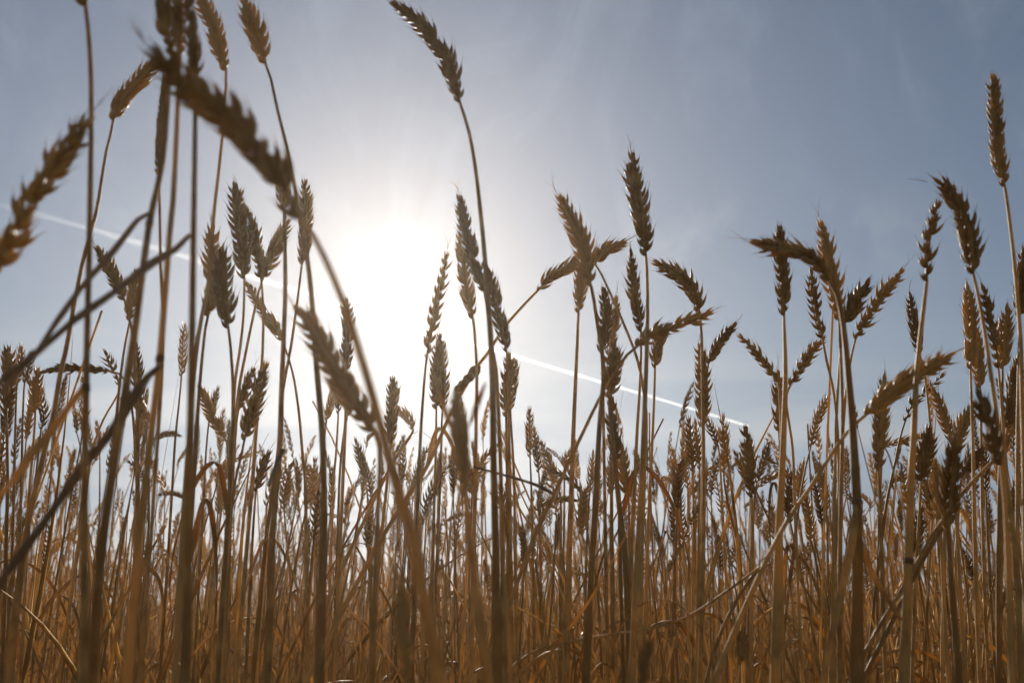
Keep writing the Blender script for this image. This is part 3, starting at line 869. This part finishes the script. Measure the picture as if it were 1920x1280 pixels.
def straw_bit(rng):
    """a leaf or broken straw low between the stalks"""
    L = rng.uniform(.18, .5)
    a = rng.uniform(0, .7)
    bend = rng.uniform(-.5, .7)
    pts = [np.zeros(3)]
    for k in range(6):
        aa = a + bend * k / 6
        pts.append(pts[-1] + np.array([math.sin(aa), 0, math.cos(aa)]) * L / 6)
    q = smooth_line(pts, 8)
    if rng.random() < .5:
        return tube(q, np.full(8, .0013), 4)
    u = np.linspace(0, 1, 8)
    return tube(q, .0048 * np.clip(np.minimum(.4 + 3 * u, 1) * (1.03 - u), .04, 1), 4, flat=.12)


MASS_V, MASS_F, MASS_T = [], [], []
mass_off = 0


def scatter(templates, pos, sz, sxy, rz, lean):
    global mass_off
    which = NR.integers(0, len(templates), len(pos))
    for i, (v, f) in enumerate(templates):
        m = np.nonzero(which == i)[0]
        if not len(m):
            continue
        c, s = np.cos(rz[m])[:, None], np.sin(rz[m])[:, None]
        x = v[None, :, 0] * sxy[m][:, None]
        y = v[None, :, 1] * sxy[m][:, None]
        z = v[None, :, 2] * sz[m][:, None]
        X = x * c - y * s + pos[m, 0][:, None] + z * lean[m, 0][:, None]
        Y = x * s + y * c + pos[m, 1][:, None] + z * lean[m, 1][:, None]
        Z = z + pos[m, 2][:, None]
        V = np.stack([X, Y, Z], -1).reshape(-1, 3)
        F = (f[None] + (np.arange(len(m)) * len(v))[:, None, None]).reshape(-1, 4)
        MASS_V.append(V)
        MASS_F.append(F + mass_off)
        MASS_T.append(np.repeat(NR.random(len(m)), len(v)))
        mass_off += len(V)


def field_points(d0, d1, per_m2, half):
    n = int((d1 * d1 - d0 * d0) * half * per_m2)
    d_ = np.sqrt(NR.uniform(d0 * d0, d1 * d1, n))
    x = NR.uniform(-half, half, n) * d_
    return np.stack([x, d_, np.zeros(n)], 1)


def heights(n, mean, sd, lo, hi):
    return np.clip(NR.normal(mean, sd, n), lo, hi) / .825


TR = random.Random(9)
for lev, n_t, rings in ((0, 14, [(2.05, 3.6, .62 * MASS_NEAR), (3.6, 6.0, .72 * MASS_NEAR)]), (1, 10, [(6.0, 16.0, MASS_MID)]), (2, 8, [(16.0, 75.0, MASS_FAR)])):
    temps = [template(TR, lev) for _ in range(n_t)]
    for d0, d1, dens in rings:
        P = field_points(d0, d1, dens, .72 if lev == 0 else .64)
        n = len(P)
        scatter(temps, P, heights(n, .845 if d1 < 4 else .795, .085 if d1 < 4 else .075, .54, .99 if d1 < 4 else .94), NR.uniform(.9, 1.15, n), NR.uniform(0, 2 * math.pi, n), NR.normal(0, .10, (n, 2)))
# the same field goes on behind the camera (its sunny side lights the backs of the ears)
temps = [template(TR, 1) for _ in range(8)]
n = 5200
ang, dd = NR.uniform(-math.pi, math.pi, n), np.sqrt(NR.uniform(.85 ** 2, 9.0 ** 2, n))
keep = np.abs(ang) > .72
P = np.stack([np.sin(ang) * dd, np.cos(ang) * dd, np.zeros(n)], 1)[keep]
n = len(P)
scatter(temps, P, heights(n, .80, .075, .52, .95), NR.uniform(.9, 1.15, n), NR.uniform(0, 2 * math.pi, n), NR.normal(0, .08, (n, 2)))
bits = [straw_bit(TR) for _ in range(16)]
P = field_points(1.1, 5.0, 150, .66)
P[:, 2] = NR.uniform(.02, .40, len(P))
n = len(P)
scatter(bits, P, np.ones(n), np.ones(n), NR.uniform(0, 2 * math.pi, n), NR.normal(0, .05, (n, 2)))
# stems whose ears have broken off, and young side shoots
shoots = []
for _ in range(8):
    stem, ear = plant_lines(TR, .74, 0)
    shoots.append(tube(smooth_line(stem, 10), np.full(10, .0017), 5))
P = field_points(1.3, 5.0, 60, .66)
n = len(P)
scatter(shoots, P, NR.uniform(.5, .86, n), np.ones(n), NR.uniform(0, 2 * math.pi, n), NR.normal(0, .12, (n, 2)))
field = mesh_object("wheat_field", [(np.concatenate(MASS_V), np.concatenate(MASS_F))], M_MASS)
at = field.data.attributes.new("tone", "FLOAT", "POINT")
at.data.foreach_set("value", np.concatenate(MASS_T).astype(np.float32))
tag(field, "dense brown mass of wheat stalks reaching to the horizon", None, kind="stuff")


# ------------------------------------------------------------------ contrail
def contrail():
    z = 8000.0

    def at_px(u, v):
        r = ray(u, v)
        return CAM + r * ((z - CAM[2]) / r[2])
    pts = [(-160, 338, 20), (0, 384, 20), (100, 410, 19), (320, 473, 17), (640, 570, 15), (840, 631, 12), (1080, 702, 8), (1250, 752, 6), (1405, 799, 5)]
    c = np.array([at_px(u, v) for u, v, w in pts])
    n = 260
    line = smooth_line(c, n)
    s = np.concatenate([[0], np.cumsum(np.linalg.norm(np.diff(c, axis=0), axis=1))])
    wpx = np.interp(np.linspace(0, s[-1], n), s, [w for _, _, w in pts])
    dist = np.linalg.norm(line - CAM, axis=1)
    rad = wpx / FPX * dist / 2 * .56
    rg = np.random.default_rng(3)
    puff = 1 + .28 * np.interp(np.arange(n), np.arange(0, n, 2), rg.normal(0, 1, n // 2)).clip(-1, 1) * np.linspace(1, .2, n)
    m = bpy.data.materials.new("ice_cloud")
    m.use_nodes = True
    q = G(m.node_tree)
    m.node_tree.nodes.clear()
    sc = q.new("ShaderNodeVolumeScatter")
    sc.inputs["Color"].default_value = (1, 1, 1, 1)
    sc.inputs["Density"].default_value = .0029
    sc.inputs["Anisotropy"].default_value = .68
    o_ = q.new("ShaderNodeOutputMaterial")
    q.link(sc.outputs[0], o_.inputs["Volume"])
    # an old trail spreads out into a thin sheet, the fresh end is still round
    t = np.gradient(line, axis=0)
    t /= np.linalg.norm(t, axis=1)[:, None]
    wide = np.cross(t, (0, 1, .3))
    wide /= np.linalg.norm(wide, axis=1)[:, None]
    deep = np.cross(t, wide)
    a = np.linspace(0, 2 * math.pi, 12, endpoint=False)
    thick = rad * np.linspace(.09, 1.3, n) ** 1.4
    v = line[:, None] + wide[:, None] * (np.cos(a)[None, :, None] * (rad * puff)[:, None, None]) + deep[:, None] * (np.sin(a)[None, :, None] * thick[:, None, None])
    o = mesh_object("contrail", [(v.reshape(-1, 3), tube(line, rad, 12)[1])], m)
    tag(o, "thin white contrail slanting down across the sky behind the sun", "contrail")


contrail()

# ------------------------------------------------------------------ added scattering box, imitates lens glare around the sun
def glare_veil():
    x, y0, y1, z0, z1 = 130.0, -40.0, 130.0, -1.0, 1.45
    v = np.array([(sx * x, y, z) for z in (z0, z1) for y in (y0, y1) for sx in (-1, 1)], float)
    f = np.array([(0, 2, 3, 1), (4, 5, 7, 6), (0, 1, 5, 4), (2, 6, 7, 3), (0, 4, 6, 2), (1, 3, 7, 5)])
    m = bpy.data.materials.new("glare_scatter")
    m.use_nodes = True
    q = G(m.node_tree)
    m.node_tree.nodes.clear()
    pv = q.new("ShaderNodeVolumePrincipled")
    pv.inputs["Color"].default_value = (1.0, .91, .78, 1)
    pv.inputs["Density"].default_value = GLARE_DENSITY
    pv.inputs["Anisotropy"].default_value = .84
    o_ = q.new("ShaderNodeOutputMaterial")
    q.link(pv.outputs[0], o_.inputs["Volume"])
    o = mesh_object("glare_veil", [(v, f)], m, smooth=False)
    tag(o, "added air volume over the wheat imitating lens glare", None, kind="stuff")


GLARE_DENSITY = 0.0044
glare_veil()

# ------------------------------------------------------------------ labels
for root, s, ear in traced:
    ph = s["phrase"]
    tag(root, ph if len(ph.split()) > 14 else "wheat stalk, " + ph, "wheat", GROUP)
MARKS = [(-60, "the photo's edge"), (60, "the crossing grey leaves"), (110, "the orange brown leaf"), (160, "the thick bare stem"),
         (215, "the thick leaning stem"), (285, "the folded leaf's stem"), (355, "the thickest stem"), (435, "the stout ear's stem"),
         (520, "the torn leaf stub"), (606, "the long curved stem"), (700, "the large blurred ear"), (752, "the huge ear's stem"),
         (815, "the dense twin ears"), (873, "the ragged dark ear"), (925, "the nodding ear's stem"), (1000, "the close pair"),
         (1073, "the short dense ear"), (1113, "the crossed group's stem"), (1160, "the stout contrail ear"), (1203, "the lone ear's stem"),
         (1270, "the brown knot"), (1318, "the twin stems"), (1410, "the blunt ear"), (1463, "the wide Y"), (1515, "the slim curved ear"),
         (1570, "the slim hanging ear"), (1607, "the flat ear's stem"), (1655, "the slanting large ear"), (1708, "the sparse ear's stem"),
         (1780, "the long dark ear"), (1850, "the forked blurred ear"), (1898, "the drooping ear's stem"), (2000, "the photo's far edge")]
NTH = ["highest", "second highest", "third highest", "fourth highest", "fifth highest", "sixth highest", "seventh highest", "eighth highest", "ninth highest", "tenth highest"]
bins = {}
for (o, nod, dist), fl in zip(fill_objs, fillers):
    u, v = fl[1], fl[2]
    k = max(i for i in range(len(MARKS)) if MARKS[i][0] <= u)
    n = abs(nod)
    look = "upright" if n < .12 else "tilted" if n < .25 else "leaning" if n < .5 else "nodding"
    bins.setdefault((k, look), []).append((v, o))
for (k, look), rows in bins.items():
    for i, (v, o) in enumerate(sorted(rows, key=lambda q: q[0])):
        lead = f"{NTH[i]} small {look}" if len(rows) > 1 else f"small {look}"
        tag(o, f"{lead} ear between {MARKS[k][1]} and {MARKS[k + 1][1]}", "wheat", GROUP)
